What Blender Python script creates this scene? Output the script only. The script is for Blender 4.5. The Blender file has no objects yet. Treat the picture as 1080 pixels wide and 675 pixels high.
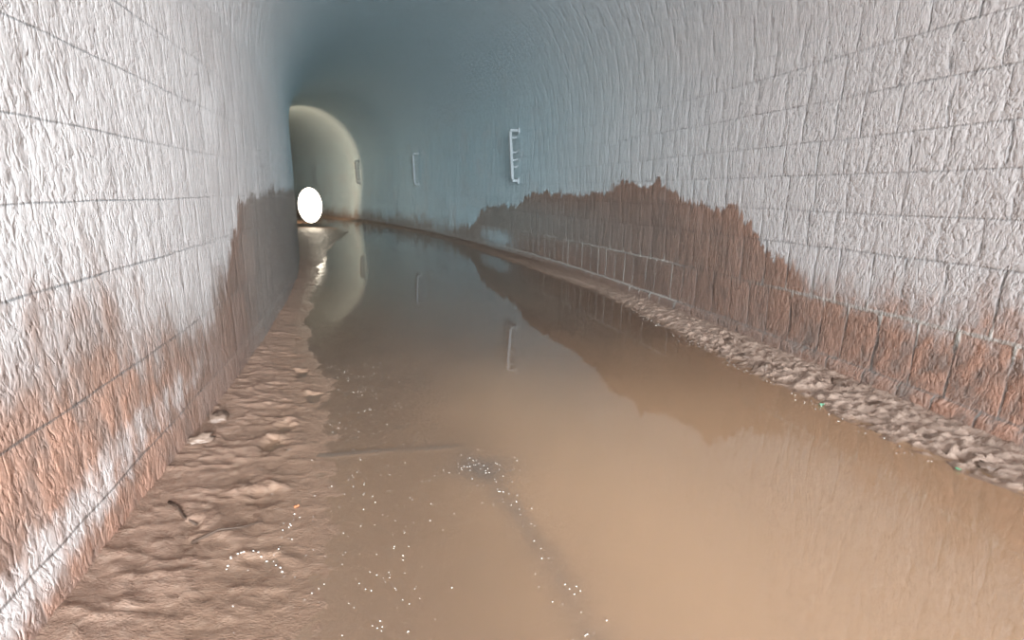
import bpy, bmesh, math, random
import numpy as np
from mathutils import Vector, Matrix, noise

rng = np.random.default_rng(7)
random.seed(7)
C = bpy.context.scene.collection

# ------------------------------------------------------------------ tunnel frame
RC, Y0 = 69.7, -7.0            # bend radius of the reference line, y where the bend begins
XL, XR = -0.929, 4.137         # left and right wall, offset from the reference line
SPR = 2.92                     # springing height of the vault
HW = (XR - XL) / 2
OC = (XR + XL) / 2
S_NEAR, S_FAR = 1.0, 82.0     # near portal behind the camera, far end round the bend
S_CAM = 6.93

def W(s, o, z=0.0):
    """station s along the tunnel, offset o to the right, height z -> world point"""
    if s <= 0:
        return Vector((o, Y0 + s, z))
    t = s / RC
    return Vector((-RC + (RC + o) * math.cos(t), Y0 + (RC + o) * math.sin(t), z))

def W_np(s, o, z):
    t = np.maximum(s, 0) / RC
    x = -RC + (RC + o) * np.cos(t)
    y = Y0 + (RC + o) * np.sin(t) + np.minimum(s, 0)
    return np.stack([x, y, z], -1)

def heading(s):
    return max(s, 0) / RC

# ------------------------------------------------------------------ numpy noise
_P = rng.random((256, 256))
def vnoise(x, y):
    xi, yi = np.floor(x).astype(int), np.floor(y).astype(int)
    fx, fy = x - xi, y - yi
    fx = fx * fx * (3 - 2 * fx); fy = fy * fy * (3 - 2 * fy)
    a = _P[xi % 256, yi % 256]; b = _P[(xi + 1) % 256, yi % 256]
    c = _P[xi % 256, (yi + 1) % 256]; d = _P[(xi + 1) % 256, (yi + 1) % 256]
    return (a * (1 - fx) + b * fx) * (1 - fy) + (c * (1 - fx) + d * fx) * fy
def fbm(x, y, o=4):
    r = 0; a = .5; n = 0
    for i in range(o):
        r = r + a * vnoise(x + 17.3 * i, y + 5.1 * i); n += a
        x, y, a = x * 2.03, y * 2.03, a * .5
    return r / n
def sstep(a, b, x):
    t = np.clip((x - a) / (b - a), 0, 1)
    return t * t * (3 - 2 * t)

def stations(fine_to, step, smin=S_NEAR, smax=S_FAR):
    out = [smin]; 
    while out[-1] < smax:
        s = out[-1]
        if s < 7.0: d = .12
        elif s < fine_to: d = step
        else: d = min(.6, step + (s - fine_to) * .02)
        out.append(s + d)
    out[-1] = smax
    return np.array(out)

def grid_object(name, P, mat, uv=None, attrs=None, flip=False, smooth=True):
    n, m = P.shape[:2]
    me = bpy.data.meshes.new(name)
    idx = np.arange(n * m).reshape(n, m)
    q = np.stack([idx[:-1, :-1], idx[1:, :-1], idx[1:, 1:], idx[:-1, 1:]], -1).reshape(-1, 4)
    if flip: q = q[:, ::-1]
    nf = len(q)
    me.vertices.add(n * m); me.vertices.foreach_set('co', P.reshape(-1).astype(np.float32))
    me.loops.add(nf * 4); me.loops.foreach_set('vertex_index', q.reshape(-1).astype(np.int32))
    me.polygons.add(nf)
    me.polygons.foreach_set('loop_start', (np.arange(nf) * 4).astype(np.int32))
    me.update(calc_edges=True)
    if smooth: me.polygons.foreach_set('use_smooth', np.ones(nf, dtype=bool))
    if uv is not None:
        l = me.uv_layers.new(name='UVMap')
        l.data.foreach_set('uv', uv.reshape(-1, 2)[q.reshape(-1)].reshape(-1).astype(np.float32))
    for k, v in (attrs or {}).items():
        a = me.attributes.new(k, 'FLOAT', 'POINT')
        a.data.foreach_set('value', v.reshape(-1).astype(np.float32))
    me.materials.append(mat); me.validate(); me.update()
    o = bpy.data.objects.new(name, me); C.objects.link(o)
    return o

def tag(o, label=None, cat=None, group=None, kind=None):
    if label: o['label'] = label
    if cat: o['category'] = cat
    if group: o['group'] = group
    if kind: o['kind'] = kind
    return o

# ------------------------------------------------------------------ node helper
class G:
    def __init__(s, name):
        s.m = bpy.data.materials.new(name); s.m.use_nodes = True
        s.t = s.m.node_tree; s.t.nodes.clear()
        s.out = s.t.nodes.new('ShaderNodeOutputMaterial')
    def node(s, typ, ins=None, **props):
        n = s.t.nodes.new(typ)
        for k, v in props.items(): setattr(n, k, v)
        for k, v in (ins or {}).items(): s.set(n.inputs[k], v)
        return n
    def set(s, sock, v):
        if isinstance(v, bpy.types.NodeSocket): s.t.links.new(v, sock)
        elif isinstance(v, tuple) and len(v) == 3 and sock.type == 'RGBA': sock.default_value = (*v, 1)
        else: sock.default_value = v
    def math(s, op, a, b=0.0, c=0.0, clamp=False):
        n = s.node('ShaderNodeMath', operation=op, use_clamp=clamp)
        s.set(n.inputs[0], a); s.set(n.inputs[1], b); s.set(n.inputs[2], c)
        return n.outputs[0]
    def add(s, a, b): return s.math('ADD', a, b)
    def sub(s, a, b): return s.math('SUBTRACT', a, b)
    def mul(s, a, b): return s.math('MULTIPLY', a, b)
    def ss(s, x, a, b):
        n = s.node('ShaderNodeMapRange', interpolation_type='SMOOTHSTEP')
        s.set(n.inputs['Value'], x); s.set(n.inputs['From Min'], a); s.set(n.inputs['From Max'], b)
        return n.outputs[0]
    def lin(s, x, a, b, c, d):
        n = s.node('ShaderNodeMapRange')
        for k, v in zip(('Value', 'From Min', 'From Max', 'To Min', 'To Max'), (x, a, b, c, d)): s.set(n.inputs[k], v)
        return n.outputs[0]
    def mix(s, f, a, b, blend='MIX'):
        n = s.node('ShaderNodeMix', data_type='RGBA', blend_type=blend)
        s.set(n.inputs[0], f); s.set(n.inputs[6], a); s.set(n.inputs[7], b)
        return n.outputs[2]
    def xyz(s, x, y, z=0.0):
        n = s.node('ShaderNodeCombineXYZ'); s.set(n.inputs[0], x); s.set(n.inputs[1], y); s.set(n.inputs[2], z)
        return n.outputs[0]
    def noise(s, vec, scale, detail=3.0, rough=.55, dist=0.0, dims='3D'):
        n = s.node('ShaderNodeTexNoise', noise_dimensions=dims)
        s.set(n.inputs['Vector'], vec); n.inputs['Scale'].default_value = scale
        n.inputs['Detail'].default_value = detail; n.inputs['Roughness'].default_value = rough
        n.inputs['Distortion'].default_value = dist
        return n.outputs[0]
    def attr(s, name): return s.node('ShaderNodeAttribute', attribute_name=name).outputs['Fac']

def srgb(r, g, b):
    f = lambda c: (c / 255 / 12.92) if c / 255 <= .04045 else ((c / 255 + .055) / 1.055) ** 2.4
    return (f(r), f(g), f(b))

def simple(name, col, rough=.6, spec=.4, metal=0.0, bump=0.0, bscale=40.0, var=.25):
    g = G(name)
    co = g.node('ShaderNodeTexCoord').outputs['Object']
    n = g.noise(co, bscale, 4, .6)
    c = g.mix(g.mul(n, var), col, tuple(x * .45 for x in col))
    b = g.node('ShaderNodeBsdfPrincipled', {'Base Color': c, 'Roughness': rough, 'Specular IOR Level': spec, 'Metallic': metal})
    if bump:
        bp = g.node('ShaderNodeBump', {'Height': n, 'Strength': 1.0, 'Distance': bump}); g.set(b.inputs['Normal'], bp.outputs[0])
    g.set(g.out.inputs['Surface'], b.outputs[0])
    return g.m

# ------------------------------------------------------------------ masonry material
ROW = 0.33
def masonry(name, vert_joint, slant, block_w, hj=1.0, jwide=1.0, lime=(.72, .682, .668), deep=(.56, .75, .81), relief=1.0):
    g = G(name)
    uv = g.node('ShaderNodeUVMap', uv_map='UVMap').outputs[0]
    sp = g.node('ShaderNodeSeparateXYZ', {0: uv})
    S, V = sp.outputs[0], sp.outputs[1]
    P = g.xyz(S, g.mul(V, ROW))
    wob = g.noise(P, 1.6, 3)
    Vw = g.add(V, g.mul(g.sub(wob, .5), .10))
    row = g.math('FLOOR', Vw)
    rh = g.node('ShaderNodeTexWhiteNoise', noise_dimensions='1D'); g.set(rh.inputs['W'], row)
    warp = g.noise(g.xyz(g.mul(S, 1.7), g.mul(row, 7.3)), 1.0, 1)
    slv = g.noise(P, 5.0, 2)
    xs = g.math('DIVIDE', g.add(g.add(g.add(S, g.mul(rh.outputs[0], 3.1)), g.mul(warp, .34)), g.mul(slv, .05)), block_w)
    fx = g.math('FRACT', xs); fy = g.math('FRACT', Vw)
    dv = g.mul(g.math('MINIMUM', fx, g.sub(1.0, fx)), block_w)
    dh = g.mul(g.math('MINIMUM', fy, g.sub(1.0, fy)), ROW)
    jn = g.noise(P, 9.0, 3)
    jw = g.add(g.lin(jn, .3, .7, .0015 * jwide, .009 * jwide), g.mul(g.attr('mortar'), .007))
    jh = g.mul(g.sub(1.0, g.ss(dh, g.mul(jw, .35), g.add(jw, .004))), hj)
    bidv = g.xyz(g.math('FLOOR', xs), row)
    wn = g.node('ShaderNodeTexWhiteNoise', noise_dimensions='2D', ); g.set(wn.inputs['Vector'], bidv)
    bid = wn.outputs[0]
    jv = g.mul(g.sub(1.0, g.ss(dv, g.mul(jw, .3), g.add(jw, .006))), g.mul(g.add(vert_joint, g.mul(g.math('LESS_THAN', Vw, 2.0), vert_joint * .4)), g.add(.12, g.mul(.88, g.ss(g.add(jn, g.mul(g.sub(bid, .5), .3)), .32, .55)))))
    joint = g.math('MAXIMUM', jh, jv)
    # rock-faced wrinkled relief
    Hm = g.attr('height')
    sx = g.add(S, g.mul(Hm, slant))
    wv = g.xyz(g.mul(sx, 1.0), g.mul(Hm, .52))
    wr = g.noise(wv, 34.0, 3, .5, .9)
    wr2 = g.noise(g.xyz(g.mul(sx, 1.0), g.mul(Hm, .5), 3.0), 11.0, 2, .5, .6)
    big = g.noise(P, 3.2, 2)
    wrs = g.math('ABSOLUTE', g.sub(wr, .5))
    pil = g.mul(g.ss(dv, 0.0, .05), g.ss(dh, 0.0, .05))
    worn = g.attr('worn')          # plaster-smooth stretches
    amp = g.sub(1.0, g.mul(worn, .75))
    h = g.add(g.mul(g.sub(wr, .5), .030), g.mul(wrs, -.016))
    h = g.add(h, g.mul(g.sub(wr2, .5), .018))
    h = g.mul(h, amp)
    h = g.add(h, g.mul(g.sub(big, .5), .014))
    h = g.add(h, g.mul(g.mul(g.sub(bid, .5), vert_joint), .010))
    h = g.add(h, g.mul(joint, g.add(g.mul(g.attr('proud'), .018), -.007)))
    h = g.add(h, g.mul(g.sub(pil, 1.0), .006))
    h = g.mul(g.mul(h, relief), g.attr('fade'))
    # ---- colours
    blot = g.noise(P, 1.3, 4, .6)
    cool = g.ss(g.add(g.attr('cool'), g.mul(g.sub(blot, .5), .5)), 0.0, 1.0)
    base = g.mix(cool, lime, deep)  # limewash turns blue with depth: cool light there put into the colour
    base = g.mix(g.mul(g.ss(blot, .42, .75), .35), base, (.62, .56, .54))
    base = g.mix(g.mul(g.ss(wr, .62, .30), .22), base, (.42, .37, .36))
    base = g.mix(g.attr('crown_shade'), base, g.mix(cool, (.66, .68, .715), (.50, .65, .715)))  # cooler, dimmer light towards the crown put into the vault colour
    fine = g.noise(P, 40.0, 3, .6)
    # stains: signed metres below the stain's ragged top, plus its softness
    streak = g.noise(g.xyz(g.mul(S, 1.0), g.mul(Hm, .14)), 9.0, 4, .65)
    streak2 = g.noise(g.xyz(S, g.mul(Hm, .5), 7.0), 4.5, 4, .6)
    soft = g.attr('soft')
    st = g.add(g.attr('stain'), g.mul(g.sub(streak, .52), g.add(.20, g.mul(soft, .1))))
    st = g.add(st, g.mul(g.sub(streak2, .5), g.add(.42, g.mul(soft, 1.1))))
    st = g.add(st, g.mul(g.sub(blot, .5), g.mul(soft, 1.2)))
    st = g.add(st, g.mul(g.sub(g.noise(g.xyz(S, g.mul(Hm, .10), 11.0), 26.0, 2), .5), .22))
    st = g.add(st, g.mul(g.sub(wr2, .5), .25))
    sm = g.ss(st, g.mul(soft, -.45), g.add(.05, g.mul(soft, .75)))
    bl = g.noise(P, 2.6, 4, .65)
    mud = g.mix(g.ss(bl, .35, .65), srgb(146, 116, 100), srgb(129, 106, 94))
    mud = g.mix(g.mul(g.ss(bid, .2, 1.0), .35), mud, srgb(168, 142, 130))
    mud = g.mix(g.mul(g.ss(wr, .55, .75), .35), mud, srgb(188, 166, 153))
    edge = g.mul(g.ss(st, 0.0, .06), g.sub(1.0, g.ss(st, .06, .3)))
    mud = g.mix(g.mul(edge, g.sub(.7, soft)), mud, srgb(152, 116, 98))
    mud = g.mix(g.attr('damp'), mud, srgb(146, 142, 136))
    rust = g.mul(g.attr('rust'), g.ss(g.add(g.mul(streak2, .6), g.mul(wr2, .5)), .38, .66))
    mud = g.mix(rust, mud, srgb(194, 148, 125))
    col = g.mix(sm, base, mud)
    # chips in the mud that show lime
    efl = g.add(g.attr('lime'), g.mul(g.sub(streak, .5), 1.1))
    efl = g.add(efl, g.mul(g.sub(g.noise(wv, 14.0, 3), .5), .9))
    em = g.ss(efl, .25, .95)
    col = g.mix(em, col, g.mix(cool, srgb(226, 216, 212), srgb(186, 206, 212)))
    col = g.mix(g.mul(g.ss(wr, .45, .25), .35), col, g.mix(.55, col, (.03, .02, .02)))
    jc = g.mix(sm, (.17, .175, .18), srgb(92, 84, 80))
    jc = g.mix(g.mul(g.attr('mortar'), g.ss(bl, .28, .5)), jc, srgb(196, 192, 184))
    joint = g.mul(joint, g.math('SUBTRACT', 1.0, g.mul(g.math('SUBTRACT', worn, g.attr('mortar'), 0, True), .8), 0, True))
    jm = g.math('MULTIPLY', joint, g.add(g.add(.62, g.mul(jn, .3)), g.mul(g.attr('mortar'), .4)), 0, True)
    col = g.mix(jm, col, jc)
    col = g.mix(.10, col, g.mix(fine, (.12, .10, .10), (.9, .88, .86)))
    rough = g.lin(sm, 0, 1, .62, .5)
    b = g.node('ShaderNodeBsdfPrincipled', {'Base Color': col, 'Roughness': rough, 'Specular IOR Level': .35})
    g.set(g.out.inputs['Surface'], b.outputs[0])
    d = g.node('ShaderNodeDisplacement', {'Height': h, 'Midlevel': 0.0, 'Scale': 1.0})
    g.set(g.out.inputs['Displacement'], d.outputs[0])
    g.m.displacement_method = 'BUMP'
    return g.m

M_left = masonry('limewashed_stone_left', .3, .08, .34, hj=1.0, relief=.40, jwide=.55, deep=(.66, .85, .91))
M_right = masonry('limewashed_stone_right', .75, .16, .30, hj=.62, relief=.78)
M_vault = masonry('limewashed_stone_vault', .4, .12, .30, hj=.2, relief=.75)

# ------------------------------------------------------------------ walls
ZL = np.array([-.25, .26, .71, 1.18, 1.49, 1.79, 2.11, 2.42, 2.79, 3.14])
ZR = np.array([-.25, .16, .65, 1.11, 1.42, 1.74, 2.03, 2.37, 2.71, 3.06])
VV = np.arange(-1, 9.)

def gauss(S, Z, s0, z0, ds, dz): return np.exp(-((S - s0) / ds) ** 2 - ((Z - z0) / dz) ** 2)

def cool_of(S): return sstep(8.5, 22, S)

def wall(side):
    s = stations(16, .028)
    z = np.concatenate([np.arange(-.2, SPR, .03), [SPR]])
    S, Z = np.meshgrid(s, z, indexing='ij')
    v = np.interp(z, ZL if side == 'L' else ZR, VV)
    uv = np.stack([S, np.broadcast_to(v, S.shape)], -1)
    off = np.full(S.shape, XL if side == 'L' else XR)
    sg = 1 if side == 'L' else -1
    und = (fbm(S * .6 + (3 if side == 'L' else 40), Z * .9, 3) - .5) * .05 * sstep(SPR, SPR - .5, Z)
    foot = sstep(.02, -.02, Z - (.24 if side == 'L' else .145))          # footing course stands a little proud
    off = off + sg * (und + foot * (.008 if side == 'L' else .03))
    P = W_np(S, off, Z)
    if side == 'L':
        top = np.interp(S, [6, 8.7, 9.6, 10.4, 10.8, 11.2, 11.75, 12.06, 12.3, 13, 14.6, 20, 40, 80],
                           [1.2, 1.2, 1.12, .98, .86, .92, 1.10, 1.25, 1.48, 1.52, 1.58, 1.6, 1.4, 1.4])
        soft = sstep(12.2, 10.6, S) * .55
        rust = np.clip(sstep(10.8, 9.2, S) * sstep(.95, .5, Z) + .25 * sstep(11.5, 9.5, S), 0, 1)
        lime = 1.0 * sstep(.25, .02, np.abs(Z - np.interp(S, [8, 8.7, 9.2, 9.8, 10.4, 11], [.22, .24, .30, .38, .40, .4]))) * \
               np.interp(S, [8, 9.3, 9.8, 10.2, 10.7, 11.2], [.8, .78, .55, .5, .45, 0])
        damp = .75 * sstep(11.6, 13, S) + .6 * gauss(S, Z, 10.7, .85, .7, .2)
        mort = np.zeros_like(S); proud = .2 * np.ones_like(S)
        worn = sstep(9.5, 12.5, S) * .8
    else:
        top = np.interp(S, [6, 9.3, 10.2, 10.75, 11.2, 11.54, 11.77, 12, 12.17, 12.85, 13.26, 13.5, 14.9, 15.2, 17.8, 18.84, 19.4, 20.4, 21.9, 22.3, 22.7, 24, 28.4, 45, 80],
                           [.82, .86, .92, .90, .88, 1.03, 1.18, 1.33, 1.44, 1.46, 1.58, 1.73, 1.75, 1.6, 1.58, 1.52, 1.24, 1.26, 1.14, .8, .62, .52, .50, .50, .50])
        soft = sstep(11.6, 10.4, S) * .5 + .55 * sstep(22.3, 25, S)
        rust = .75 * sstep(12, 9, S) * sstep(1.2, .5, Z) + .35 * sstep(13.5, 12, S)
        lime = 1.0 * gauss(S, Z, 20.8, .36, 1.5, .30) - .05
        damp = np.clip(.85 * gauss(S, Z, 17.5, .9, 3.2, .45) + .7 * sstep(17, 21, S) + .5 * sstep(.4, .1, Z) * sstep(14, 10, S) , 0, 1)
        mort = np.clip(.4 * sstep(12.5, 11, S) * gauss(S, Z, 9.6, .62, 1.2, .16) + sstep(12.6, 13.6, S) * sstep(22, 19, S) * sstep(.78, .66, Z) * sstep(.02, .12, Z)
                       + .85 * sstep(12.5, 11, S) * sstep(.12, .02, np.abs(Z - .65)) + .25 * sstep(.1, .02, np.abs(Z - .16)), 0, 1)
        proud = mort * 1.2
        worn = sstep(11.5, 19, S) * .8
    o = grid_object('wall_left' if side == 'L' else 'wall_right', P, M_left if side == 'L' else M_right, uv,
                    dict(stain=top - Z, soft=soft, rust=rust, lime=lime, damp=damp, mortar=mort, proud=proud, worn=worn, cool=cool_of(S), fade=1 + 0 * Z, crown_shade=0 * Z, height=Z),
                    flip=(side == 'R'))
    return tag(o, kind='structure')

wall('L'); wall('R')

def vault():
    s = stations(14, .05)
    th = np.linspace(0, math.pi, 120)
    S, T = np.meshgrid(s, th, indexing='ij')
    P = W_np(S, OC - HW * np.cos(T), SPR + HW * np.sin(T))
    arc = HW * np.minimum(T, math.pi - T)
    v0 = np.where(T < math.pi / 2, np.interp(SPR, ZL, VV), np.interp(SPR, ZR, VV))
    v = v0 + arc / .34
    one = np.ones_like(S)
    o = grid_object('ceiling', P, M_vault, np.stack([S, v], -1),
                    dict(stain=-3 * one, soft=0 * one, rust=0 * one, lime=-2 * one, damp=0 * one, mortar=0 * one, proud=0 * one,
                         worn=.35 + .3 * sstep(9, 16, S), fade=1 + 0 * arc, crown_shade=.85 * sstep(.1, 2.2, arc), height=SPR + arc, cool=cool_of(S)))
    return tag(o, kind='structure')
vault()
def far_end():  # added end wall, unseen: keeps sky light out of the far tunnel
    y = np.linspace(XL - .2, XR + .2, 24); z = np.linspace(-.2, SPR + HW + .2, 24)
    O, Z = np.meshgrid(y, z, indexing='ij')
    tag(grid_object('added_end_wall', W_np(S_FAR - .3 + .1 * fbm(O * 2, Z * 2), O, Z), simple('end_wall_dark', (.12, .11, .10), .8, .3, 0, .02, 4)), kind='structure')
far_end()

# ------------------------------------------------------------------ floor, water, mud
def mud_material():
    g = G('wet_mud')
    uv = g.node('ShaderNodeUVMap', uv_map='UVMap').outputs[0]
    n1 = g.noise(uv, 3.0, 4, .6); n2 = g.noise(uv, 30.0, 4, .6); n3 = g.noise(uv, 120.0, 3, .6)
    wet = g.attr('wet')
    c = g.mix(n1, srgb(158, 129, 111), srgb(136, 108, 92))
    c = g.mix(g.mul(g.ss(n2, .45, .7), .4), c, srgb(170, 148, 132))
    c = g.mix(g.attr('dry'), c, g.mix(n2, srgb(196, 172, 156), srgb(166, 141, 125)))
    c = g.mix(g.mul(wet, .45), c, srgb(132, 106, 85))
    r = g.add(g.lin(wet, 0, 1, .6, .33), g.mul(g.sub(n2, .5), .25))
    h = g.add(g.mul(n2, .009), g.mul(n3, .004))
    bp = g.node('ShaderNodeBump', {'Height': h, 'Strength': 1.0, 'Distance': 1.0})
    b = g.node('ShaderNodeBsdfPrincipled', {'Base Color': c, 'Roughness': r, 'IOR': 1.45, 'Normal': bp.outputs[0]})
    g.set(g.out.inputs['Surface'], b.outputs[0])
    return g.m
M_mud = mud_material()

def water_material():
    g = G('muddy_water')
    uv = g.node('ShaderNodeUVMap', uv_map='UVMap').outputs[0]
    n1 = g.noise(uv, 1.1, 4, .6); n2 = g.noise(uv, 5.0, 3, .6)
    c = g.mix(g.ss(n1, .3, .7), srgb(116, 92, 74), srgb(104, 83, 68))
    c = g.mix(g.attr('pale'), c, srgb(178, 143, 112))
    c = g.mix(g.attr('silt_ripple'), c, srgb(112, 97, 86))
    c = g.mix(g.mul(g.ss(n2, .55, .75), .15), c, srgb(150, 128, 108))
    rp = g.noise(uv, 7.0, 3, .55, .4); rp2 = g.noise(uv, 45.0, 2)
    h = g.add(g.mul(rp, g.add(.00025, g.mul(g.attr('ruffle'), .0035))), g.mul(rp2, g.add(.00001, g.mul(g.attr('ruffle'), .0009))))
    bp = g.node('ShaderNodeBump', {'Height': h, 'Strength': 1.0, 'Distance': 1.0})
    b = g.node('ShaderNodeBsdfPrincipled', {'Base Color': c, 'Roughness': g.add(.025, g.mul(g.attr('ruffle'), .06)), 'IOR': 2.1, 'Normal': bp.outputs[0]})
    g.set(g.out.inputs['Surface'], b.outputs[0])
    return g.m
M_water = water_material()

def strip_floor():
    s = stations(9, .4); o = np.linspace(XL - .05, XR + .05, 14)
    S, O = np.meshgrid(s, o, indexing='ij')
    tag(grid_object('floor', W_np(S, O, -.18 + 0 * S), simple('tunnel_bed', srgb(120, 95, 78), .8), flip=True), kind='structure')
strip_floor()

def edge_left(s):   # where the left mud meets the water
    return np.interp(s, [6, 8.5, 9.5, 10.2, 11.4, 12.5, 13.6, 16, 19, 22, 25, 28, 45, 78], [-.02, -.04, -.06, -.08, -.22, -.42, -.58, -.64, -.5, -.2, .5, 1.3, 1.6, 1.6])
def edge_right(s):
    return np.interp(s, [6, 8.9, 9.4, 10.1, 11.2, 12.4, 14.9, 17, 19.5, 24, 28, 34, 42, 78], [3.55, 3.56, 3.42, 3.44, 3.44, 3.55, 3.72, 3.6, 3.55, 3.62, 3.6, 3.3, 3.0, 3.2])

def water():
    s = stations(13, .035); o = np.linspace(XL + .03, XR - .03, 150)
    S, O = np.meshgrid(s, o, indexing='ij')
    line = np.exp(-((S - 10.03 + .05 * (O - .3)) / .018) ** 2) * sstep(-.22, -.1, O) * sstep(.78, .5, O)
    Z = line * .006
    ch = np.interp(S, [7, 8.4, 9.1, 9.6, 9.9], [1.08, .98, .90, .80, .7])
    silt_ripple = np.exp(-((O - ch - .05 * (fbm(S * 5, O * 5, 3) - .5)) / .075) ** 2) * sstep(10.2, 9.6, S) * (.12 + .45 * fbm(S * 4, O * 6, 3))
    silt_ripple += .6 * gauss(S, O, 9.72, .78, .14, .2)
    silt_ripple += .9 * line  # the ripple's dark reflection put into the water colour
    pale = sstep(13.2, 8.8, S + 1.2 * (fbm(S * .9, O * .9, 4) - .5)) * (.30 + .70 * sstep(.2, 1.5, O + .5 * (fbm(S * 1.4 + 9, O * 1.4, 4) - .5)))  # brighter light on the near right water put into its colour
    ruf = sstep(.55, -.1, O - edge_left(S)) * sstep(9.0, 10.5, S)
    ruf = np.clip(ruf + .22 * sstep(22, 40, S), 0, 1)
    return tag(grid_object('standing_water', W_np(S, O, Z), M_water, np.stack([S, O], -1), dict(silt_ripple=np.clip(silt_ripple, 0, 1), ruffle=ruf, pale=pale), flip=True),
               'shallow brown flood water covering the tunnel floor, mirroring the right wall', 'water', kind='stuff')
water()

# footprints and scrapes pressed in the left mud: (s, o, half-length along s, half-width, depth, rim)
PRINTS = [(10.48, -.42, .13, .075, .022, .016), (10.22, -.45, .14, .07, .024, .018), (9.62, -.37, .10, .12, .012, .016),
          (9.06, -.29, .10, .10, .006, .012), (11.0, -.30, .12, .06, .02, .016), (11.6, -.48, .12, .07, .02, .014), (9.35, -.62, .16, .05, .012, .012)]
def h_left(S, O):
    e = edge_left(S) + .22 * (fbm(S * 2.2, O * 2 + 9, 5) - .5)
    t = np.clip((e - O) / (e - XL), -.6, 1)
    h = np.where(t > 0, .065 * t ** 1.3, .03 * t)
    k = sstep(-.05, .5, t)
    near = sstep(15, 12, S)
    h = h + k * ((fbm(S * 7, O * 7, 4) - .5) * .024 + (fbm(S * 22 + 4, O * 17, 3) - .5) * .010)
    crest = np.abs(fbm(S * 9 + 30, O * 4.5, 3) - .5)
    h = h + k * .009 * np.exp(-(crest / .035) ** 2)
    h = h + (fbm(S * 16 + 3, O * 16, 3) - .53) * .008 * sstep(-.5, .0, t)
    wa, wb = (fbm(S * 13 + 7, O * 13, 3) - .5) * .12, (fbm(S * 13 + 70, O * 13 + 5, 3) - .5) * .12
    for (a, b, l, w, d, r) in PRINTS:
        q = np.sqrt(((S + wa - a) / l) ** 2 + ((O + wb - b) / w) ** 2)
        h = h - d * sstep(1.05, .6, q) + r * np.exp(-((q - 1.2) / .22) ** 2) * (.05 + .95 * sstep(.1, .8, (S - a) / l + 1.6 * (fbm(S * 9, O * 9 + 33, 2) - .5))) * .7
    return h
def h_right(S, O):
    e = edge_right(S) + .12 * (fbm(S * 2.6 + 50, O * 2, 3) - .5)
    t = np.clip((O - e) / (XR - e), -.4, 1)
    h = np.where(t > 0, .055 * sstep(0, .45, t), .10 * t)
    k = sstep(-.04, .15, t) * sstep(1.05, .75, t) * np.interp(S, [8, 11.5, 13, 30], [1, .8, .45, .3])
    a, b = fbm(S * 9, O * 11 + 20, 3), fbm(S * 19 + 60, O * 24, 3)
    lump = np.clip(1 - np.abs(a - .5) * 4.5, 0, 1) ** 1.5 * .040
    crack = np.exp(-(np.abs(b - .5) / .03) ** 2) * .022
    return h + k * (lump - .018 + (b - .5) * .05 - crack)

def banks():
    s = np.concatenate([np.arange(6.4, 13, .016), np.arange(13, 20, .05), np.arange(20, 46, .25)])
    f = np.linspace(0, 1, 84)
    S, f = np.meshgrid(s, f, indexing='ij')
    O = XL - .03 + f * (edge_left(S) + .40 - XL)
    H = h_left(S, O)
    tag(grid_object('mud_bank', W_np(S, O, H), M_mud, np.stack([S, O], -1), dict(wet=sstep(.055, .0, H), dry=0 * H), flip=True),
        'sloping bank of wet brown mud with footprints along the left wall', 'mud', kind='stuff')
    s = np.concatenate([np.arange(7.6, 14, .014), np.arange(14, 22, .05), np.arange(22, 46, .25)])
    o = np.arange(2.8, XR + .03, .014)
    S, O = np.meshgrid(s, o, indexing='ij')
    H = h_right(S, O)
    tag(grid_object('mud_bank', W_np(S, O, H), M_mud, np.stack([S, O], -1), dict(wet=sstep(.03, .0, H) * .8, dry=sstep(20, 12, S) * sstep(-.01, .02, H)), flip=True),
        'lumpy ridge of pale churned mud along the foot of the right wall', 'mud', kind='stuff')
banks()
HL = lambda s, o: float(h_left(np.array([s]), np.array([o]))[0])
HR = lambda s, o: float(h_right(np.array([s]), np.array([o]))[0])

# ------------------------------------------------------------------ mesh bits
def obj(name, bm, mat, parent=None, smooth=False):
    me = bpy.data.meshes.new(name); bm.normal_update(); bm.to_mesh(me); bm.free(); me.materials.append(mat)
    if smooth: me.polygons.foreach_set('use_smooth', [True] * len(me.polygons))
    o = bpy.data.objects.new(name, me); C.objects.link(o)
    if parent: o.parent = parent
    return o
def box(bm, x0, x1, y0, y1, z0, z1, bev=0.0, M=None):
    r = bmesh.ops.create_cube(bm, size=1.0)
    vs = r['verts']
    for v in vs: v.co = Vector(((x0 + x1) / 2 + v.co.x * (x1 - x0), (y0 + y1) / 2 + v.co.y * (y1 - y0), (z0 + z1) / 2 + v.co.z * (z1 - z0)))
    if bev:
        es = list({e for v in vs for e in v.link_edges})
        rb = bmesh.ops.bevel(bm, geom=es, offset=bev, segments=2, affect='EDGES', profile=.5)
        vs = list({v for f in rb['faces'] for v in f.verts} | {v for v in vs if v.is_valid})
    if M: bmesh.ops.transform(bm, matrix=M, verts=vs)
    return bm
def tube(bm, pts, r, seg=8, r1=None):
    pts = [Vector(p) for p in pts]; rings = []
    for i, p in enumerate(pts):
        d = (pts[min(i + 1, len(pts) - 1)] - pts[max(i - 1, 0)]).normalized()
        u = d.orthogonal().normalized() if i == 0 else (u - d * u.dot(d)).normalized()
        w = d.cross(u); rr = r if r1 is None else r + (r1 - r) * i / (len(pts) - 1)
        rings.append([bm.verts.new(p + (u * math.cos(a) + w * math.sin(a)) * rr) for a in [2 * math.pi * k / seg for k in range(seg)]])
    for a, b in zip(rings, rings[1:]):
        for k in range(seg): bm.faces.new((a[k], a[(k + 1) % seg], b[(k + 1) % seg], b[k]))
    bm.faces.new(rings[0][::-1]); bm.faces.new(rings[-1])
    return bm
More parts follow.
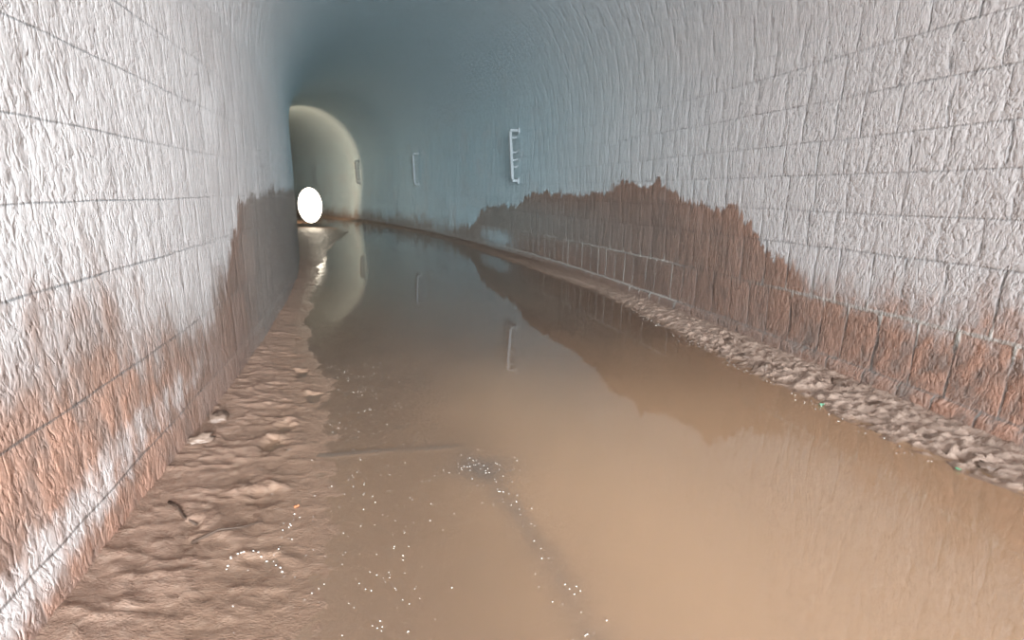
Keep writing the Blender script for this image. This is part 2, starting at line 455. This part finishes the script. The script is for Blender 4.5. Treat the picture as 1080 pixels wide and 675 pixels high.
def lathe(bm, prof, seg=32, M=None):
    """profile of (radius, y) turned about the y axis"""
    rings = []
    for (r, y) in prof:
        rings.append([bm.verts.new((r * math.cos(2 * math.pi * k / seg), y, r * math.sin(2 * math.pi * k / seg))) for k in range(seg)])
    for a, b in zip(rings, rings[1:]):
        for k in range(seg): bm.faces.new((a[k], a[(k + 1) % seg], b[(k + 1) % seg], b[k]))
    bm.faces.new(rings[0]); bm.faces.new(rings[-1][::-1])
    bmesh.ops.recalc_face_normals(bm, faces=bm.faces)
    if M: bmesh.ops.transform(bm, matrix=M, verts=bm.verts)
    return bm

def empty(name, s, o, z, label, cat, group=None, rot=None):
    e = bpy.data.objects.new(name, None); C.objects.link(e); e.empty_display_size = .1
    e.location = W(s, o, z); e.rotation_euler = (0, 0, heading(s) if rot is None else rot)
    return tag(e, label, cat, group)

# ------------------------------------------------------------------ cable brackets on the right wall
M_steel = simple('painted_bracket_steel', srgb(172, 180, 184), .5, .5, 0.0, .0008, 60)
M_steel_dull = simple('dull_bracket_steel', srgb(120, 128, 132), .55, .5, 0.0, .0008, 60)
def bracket(s, z0, z1, label, lean, arms, mat):
    e = empty('cable_bracket', s, XR, (z0 + z1) / 2, label, 'cable bracket', 'cable brackets on the right wall')
    h = (z1 - z0) / 2
    bt, bb = -.19 - lean, -.19 + lean          # x of the upright at its top and its foot
    bm = bmesh.new()
    box(bm, -.034, .034, -.05, .05, -h, h, .008)
    for v in bm.verts: v.co.x += bb + (bt - bb) * (v.co.z + h) / (2 * h)
    obj('upright', bm, mat, e)
    for k, a in enumerate(arms):
        z = -h + a * 2 * h
        x = bb + (bt - bb) * a
        bm = bmesh.new()
        if a in (arms[0], arms[-1]):                       # the two end arms run back into the wall
            zz = z + (.03 if a == arms[-1] else -.03)
            box(bm, x, .05, -.035, .035, -.030, .030, .005, Matrix.Translation((0, 0, zz)))
            box(bm, -.035, .02, -.07, .07, -.07, .07, .006, Matrix.Translation((0, 0, zz)))
            obj('wall_arm', bm, mat, e)
        else:                                              # open hooks that carried the cables
            tube(bm, [(x + .02, 0, z), (x + .10, 0, z - .01), (x + .145, 0, z + .005), (x + .165, 0, z + .035)], .026, 8)
            obj('cable_hook', bm, mat, e, True)
    return e
bracket(19.35, 1.86, 2.95, 'white painted steel cable bracket on right wall, just above the big brown stain', .035, (0, .27, .42, .58, .88, 1), M_steel)
bracket(28.1, 1.86, 2.95, 'second grey cable bracket along the right wall, standing over bluish limewash', .02, (0, .17, .34, .5, .66, .82, 1), M_steel)
bracket(35.8, 1.95, 3.0, 'third dim cable bracket along the right wall, at the edge of the warm glow', .02, (0, .17, .34, .5, .66, .82, 1), M_steel_dull)
bracket(42.5, 1.95, 2.95, 'farthest dark cable bracket, on the warm lit wall above the dazzling lamp', .02, (0, .17, .34, .5, .66, .82, 1), M_steel_dull)

# ------------------------------------------------------------------ dazzling lamp round the bend
def emission(name, col, k):
    g = G(name); e = g.node('ShaderNodeEmission', {'Color': col, 'Strength': k}); g.set(g.out.inputs['Surface'], e.outputs[0]); return g.m
LS, LO = 31.5, .55
M_black = simple('lamp_housing_paint', srgb(52, 52, 54), .45, .5, 0, .0006, 50)
M_alu = simple('lamp_stand_metal', srgb(150, 150, 152), .35, .5, .9, .0004, 50)
def lamp():
    e = empty('floodlight', LS, LO, HL(LS, LO) - .005, 'dazzling white floodlight on a stand past the bend, beside the left wall', 'lamp')
    M_lens = emission('lamp_glow', (1.0, .88, .70), 7)
    T = Matrix.Translation((0, 0, .90)) @ Matrix.Diagonal((1, 1, 1.5, 1))      # a tall oval head
    bm = lathe(bmesh.new(), [(.05, .34), (.20, .32), (.36, .20), (.47, .02), (.51, -.04), (.51, -.07), (.495, -.07), (.49, -.02), (.48, -.02)], 48, T)
    hd = obj('lamp_head', bm, M_black, e, True)
    bm = lathe(bmesh.new(), [(.488, -.025), (.43, -.055), (.28, -.085), (.14, -.10), (.02, -.105)], 48, T)
    obj('lens', bm, M_lens, hd, True)
    bm = bmesh.new(); tube(bm, [(-.48, .05, .9), (-.56, .05, .9), (-.57, .14, .85), (-.40, .42, .82), (0, .46, .82), (.40, .42, .82), (.57, .14, .85), (.56, .05, .9), (.48, .05, .9)], .02, 8)
    obj('yoke', bm, M_black, e, True)
    bm = bmesh.new(); tube(bm, [(0, .46, .10), (0, .46, .84)], .03, 10); obj('post', bm, M_alu, e, True)
    for k in range(3):
        a = 2 * math.pi * k / 3 + .5
        bm = bmesh.new(); tube(bm, [(0, .46, .34), (.45 * math.cos(a), .46 + .45 * math.sin(a), 0)], .018, 8)
        obj('leg', bm, M_alu, e, True)
lamp()
def light(name, typ, loc, energy, col, **kw):
    d = bpy.data.lights.new(name, typ); d.energy = energy; d.color = col
    for k, v in kw.items(): setattr(d, k, v)
    o = bpy.data.objects.new(name, d); C.objects.link(o); o.location = loc
    return o
# added spot without a fixture: warms the walls beyond the lamp
sp = light('added_warm_spot', 'SPOT', W(LS + .6, LO, 1.5), 1300, (1, .71, .47), spot_size=math.radians(92), spot_blend=.4, shadow_soft_size=.15)
sp.rotation_euler = Vector((-math.sin(heading(LS)), math.cos(heading(LS)), .12)).to_track_quat('-Z', 'Y').to_euler()

# ------------------------------------------------------------------ clods, twigs, scraps, foam
def blob(name, r, seed, sq=(1, 1, .6), mat=None, rough=.35):
    bm = bmesh.new(); bmesh.ops.create_icosphere(bm, subdivisions=3, radius=1)
    rr = random.Random(seed); ph = [(rr.uniform(0, 9), rr.uniform(1.2, 3.4), Vector((rr.uniform(-1, 1), rr.uniform(-1, 1), rr.uniform(-1, 1))).normalized()) for _ in range(7)]
    for v in bm.verts:
        k = 1 + rough * sum(math.sin(p + f * 1.6 * v.co.dot(d)) for p, f, d in ph) / 4
        v.co = Vector((v.co.x * sq[0], v.co.y * sq[1], v.co.z * sq[2])) * (k * r * (1 + .6 * (noise.noise(v.co * 3.1 + Vector((seed, 0, 0))) + .5 * noise.noise(v.co * 7 + Vector((0, seed, 0))))))
    return obj(name, bm, mat or M_clod, None, True)
M_clod = simple('clod_mud', srgb(138, 116, 102), .45, .5, 0, .004, 60, .5)
for (s, o, r, lab) in [(10.63, -.84, .058, 'pale lump of wet mud lying against the left wall, farther than the flat clod'),
                       (10.28, -.86, .055, 'low flat lump of mud at the foot of the left wall, nearer clod')]:
    b = blob('mud_clod', r, int(s * 100), (1.3, 1.0, .5)); b.location = W(s, o, HL(s, o) + .002); b.rotation_euler[2] = s
    tag(b, lab, 'mud clod')
for i in range(8):
    s = 8.7 + i * .42 + random.uniform(-.08, .08); o = random.uniform(3.62, 3.92) - (.06 if s < 10 else 0)
    b = blob('mud_clod', random.uniform(.035, .06), 400 + i, (1.4, 1.0, .6)); b.location = W(s, o, HR(s, o) - .006); b.rotation_euler[2] = random.uniform(0, 3)
    tag(b, 'small rounded clod among the churned mud below the right wall', 'mud clod', 'mud clods along the right wall')
M_twig = simple('dark_twig_bark', srgb(78, 62, 52), .7, .3, 0, .001, 80)
def twig(pts, r, lab):
    bm = bmesh.new(); base = W(pts[0][0], pts[0][1], 0)
    tube(bm, [W(s, o, HL(s, o) + dz + r * .3) - base for s, o, dz in pts], r, 7, r * .55)
    t = obj('twig', bm, M_twig, None, True); t.location = base
    tag(t, lab, 'twig')
twig([(9.60, -.80, 0), (9.54, -.74, .004), (9.46, -.69, .003), (9.41, -.62, .004)], .008, 'thin dark twig pressed into the mud close to the left wall')
twig([(9.27, -.60, .002), (9.32, -.50, .008), (9.35, -.42, .006), (9.38, -.33, .006)], .0065, 'slender half buried twig lying across the mud nearer the water')
def scrap(s, o, z, r, col, lab, cat='litter'):
    bm = bmesh.new(); bmesh.ops.create_grid(bm, x_segments=5, y_segments=4, size=r)
    rr = random.Random(int(s * 999))
    for v in bm.verts: v.co.z = rr.uniform(0, r * .5); v.co.y *= .6
    bmesh.ops.solidify(bm, geom=bm.faces[:], thickness=.0015)
    b = obj('plastic_scrap', bm, simple('scrap_plastic', col, .35, .5, var=.1)); b.location = W(s, o, z); b.rotation_euler[2] = rr.uniform(0, 3)
    tag(b, lab, cat)
scrap(10.1, 3.47, max(HR(10.1, 3.47), 0) + .006, .022, srgb(150, 225, 185), 'pale green plastic scrap at the water line, on the edge of the right mud')
scrap(9.15, 3.50, max(HR(9.15, 3.5), 0) + .006, .013, srgb(140, 220, 170), 'tiny green scrap at the water line, nearer than the larger one')
scrap(9.5, -.2, max(HL(9.5, -.2), 0) + .005, .012, srgb(226, 140, 96), 'small orange scrap lying in the wet mud left of the water')

def foam():
    g = G('white_foam'); b = g.node('ShaderNodeBsdfPrincipled', {'Base Color': srgb(235, 228, 220), 'Roughness': .25}); g.set(g.out.inputs['Surface'], b.outputs[0])
    pts = []
    for i in range(330):                                   # loose flecks over the left half of the pool
        s = 8.3 + 3.6 * random.random() ** 1.3; o = random.gauss(edge_left(s) + .22, .20)
        pts.append((s, o, random.uniform(.0014, .0034)))
    for i in range(70):                                    # a drifting line along the silt channel
        s = random.uniform(8.3, 9.95); o = np.interp(s, [8.4, 9.1, 9.6, 9.95], [.98, .90, .80, .72]) + random.gauss(0, .06)
        pts.append((s, o, random.uniform(.002, .0038)))
    for i in range(30): pts.append((random.gauss(9.72, .07), random.gauss(.75, .15), random.uniform(.002, .0036)))
    for a in np.linspace(.3, 3.3, 15): pts.append((9.05 + .115 * math.sin(a) + random.uniform(-.012, .012), -.29 - .115 * math.cos(a - .6) + random.uniform(-.012, .012), random.uniform(.002, .006)))
    for a in np.linspace(0, 1, 12): pts.append((9.45 - .3 * a + random.uniform(-.03, .03), -.20 - .02 * a + random.uniform(-.035, .035), random.uniform(.002, .005)))
    for i in range(110):                                   # scum strung along the right-hand water line
        s = random.uniform(9.0, 13.5); o = edge_right(s) - abs(random.gauss(0, .06)) + .03
        pts.append((s, o, random.uniform(.003, .007)))
    bm = bmesh.new()
    for s, o, r in pts:
        z = max(0.0, HL(s, o) if o < 1 else HR(s, o))
        p = W(s, o, z + r * .2)
        for v in bmesh.ops.create_icosphere(bm, subdivisions=1, radius=r)['verts']: v.co = Vector((v.co.x * 1.2, v.co.y * 1.2, v.co.z * .7)) * .8 + p
    tag(obj('foam_flecks', bm, g.m, None, True), 'scattered white foam flecks floating on the brown water', 'foam', kind='stuff')
foam()

# ------------------------------------------------------------------ daylight through the near portal
w = bpy.data.worlds.new('daylight'); bpy.context.scene.world = w; w.use_nodes = True
nt = w.node_tree; nt.nodes.clear()
tc = nt.nodes.new('ShaderNodeTexCoord'); sx = nt.nodes.new('ShaderNodeSeparateXYZ'); rp = nt.nodes.new('ShaderNodeValToRGB')
bg = nt.nodes.new('ShaderNodeBackground'); wo = nt.nodes.new('ShaderNodeOutputWorld'); mr = nt.nodes.new('ShaderNodeMapRange')
mr.inputs['From Min'].default_value = -1
nt.links.new(tc.outputs['Generated'], sx.inputs[0]); nt.links.new(sx.outputs[2], mr.inputs[0]); nt.links.new(mr.outputs[0], rp.inputs[0])
cr = rp.color_ramp; cr.elements[0].position = .45; cr.elements[0].color = (.50, .49, .47, 1); cr.elements[1].position = .54; cr.elements[1].color = (.84, .94, 1.0, 1)
e2 = cr.elements.new(.9); e2.color = (.60, .78, 1.0, 1)
# added bright lobe low in the unseen sky, aimed to light the deep walls
az, el = math.radians(14), math.radians(7)
vd = nt.nodes.new('ShaderNodeVectorMath'); vd.operation = 'DOT_PRODUCT'
vd.inputs[1].default_value = (math.sin(az) * math.cos(el), -math.cos(az) * math.cos(el), math.sin(el))
nt.links.new(tc.outputs['Generated'], vd.inputs[0])
def wmath(op, a, b):
    n = nt.nodes.new('ShaderNodeMath'); n.operation = op
    for k, v in enumerate((a, b)):
        if isinstance(v, bpy.types.NodeSocket): nt.links.new(v, n.inputs[k])
        else: n.inputs[k].default_value = v
    return n.outputs[0]
lobe = wmath('EXPONENT', wmath('MULTIPLY', wmath('SUBTRACT', vd.outputs['Value'], 1.0), 28.0), 0)
bg2 = nt.nodes.new('ShaderNodeBackground'); bg2.inputs[0].default_value = (.87, .95, 1.0, 1)
nt.links.new(wmath('MULTIPLY', lobe, 86.0), bg2.inputs[1])
ad = nt.nodes.new('ShaderNodeAddShader')
nt.links.new(rp.outputs[0], bg.inputs[0]); bg.inputs[1].default_value = 7.0
nt.links.new(bg.outputs[0], ad.inputs[0]); nt.links.new(bg2.outputs[0], ad.inputs[1]); nt.links.new(ad.outputs[0], wo.inputs[0])
po = light('daylight_portal', 'AREA', W(S_NEAR - .05, OC, 2.7), 1, (1, 1, 1), shape='RECTANGLE', size=5.4, size_y=5.8)
po.rotation_euler = (math.radians(90), 0, 0); po.data.cycles.is_portal = True

# ------------------------------------------------------------------ camera
cam = bpy.data.cameras.new('camera'); co = bpy.data.objects.new('camera', cam); C.objects.link(co)
F, VH, YAW, ROLL = 560.0, 203.2, math.radians(-5.21), math.radians(.77)
t = math.atan((337.5 - VH) / F)
rt = Vector((math.cos(YAW), math.sin(YAW), 0))
up = Vector((-math.sin(t) * math.sin(YAW), math.sin(t) * math.cos(YAW), math.cos(t)))
fw = Vector((-math.cos(t) * math.sin(YAW), math.cos(t) * math.cos(YAW), -math.sin(t)))
r2 = rt * math.cos(ROLL) + up * math.sin(ROLL); u2 = -rt * math.sin(ROLL) + up * math.cos(ROLL)
co.matrix_world = Matrix(((r2.x, u2.x, -fw.x, 0), (r2.y, u2.y, -fw.y, 0), (r2.z, u2.z, -fw.z, 1.55), (0, 0, 0, 1)))
cam.sensor_fit = 'HORIZONTAL'; cam.sensor_width = 36; cam.lens = F / 1080 * 36; cam.clip_start = .05; cam.clip_end = 300
sc = bpy.context.scene
sc.camera = co
sc.view_settings.view_transform = 'Standard'; sc.view_settings.look = 'None'; sc.view_settings.gamma = 1; sc.view_settings.use_curve_mapping = False
sc.view_settings.exposure = 0.03
sc.cycles.max_bounces = 12; sc.cycles.diffuse_bounces = 9; sc.cycles.glossy_bounces = 4
sc.cycles.sample_clamp_indirect = 10
sc.cycles.use_denoising = True; sc.cycles.denoising_input_passes = 'RGB'
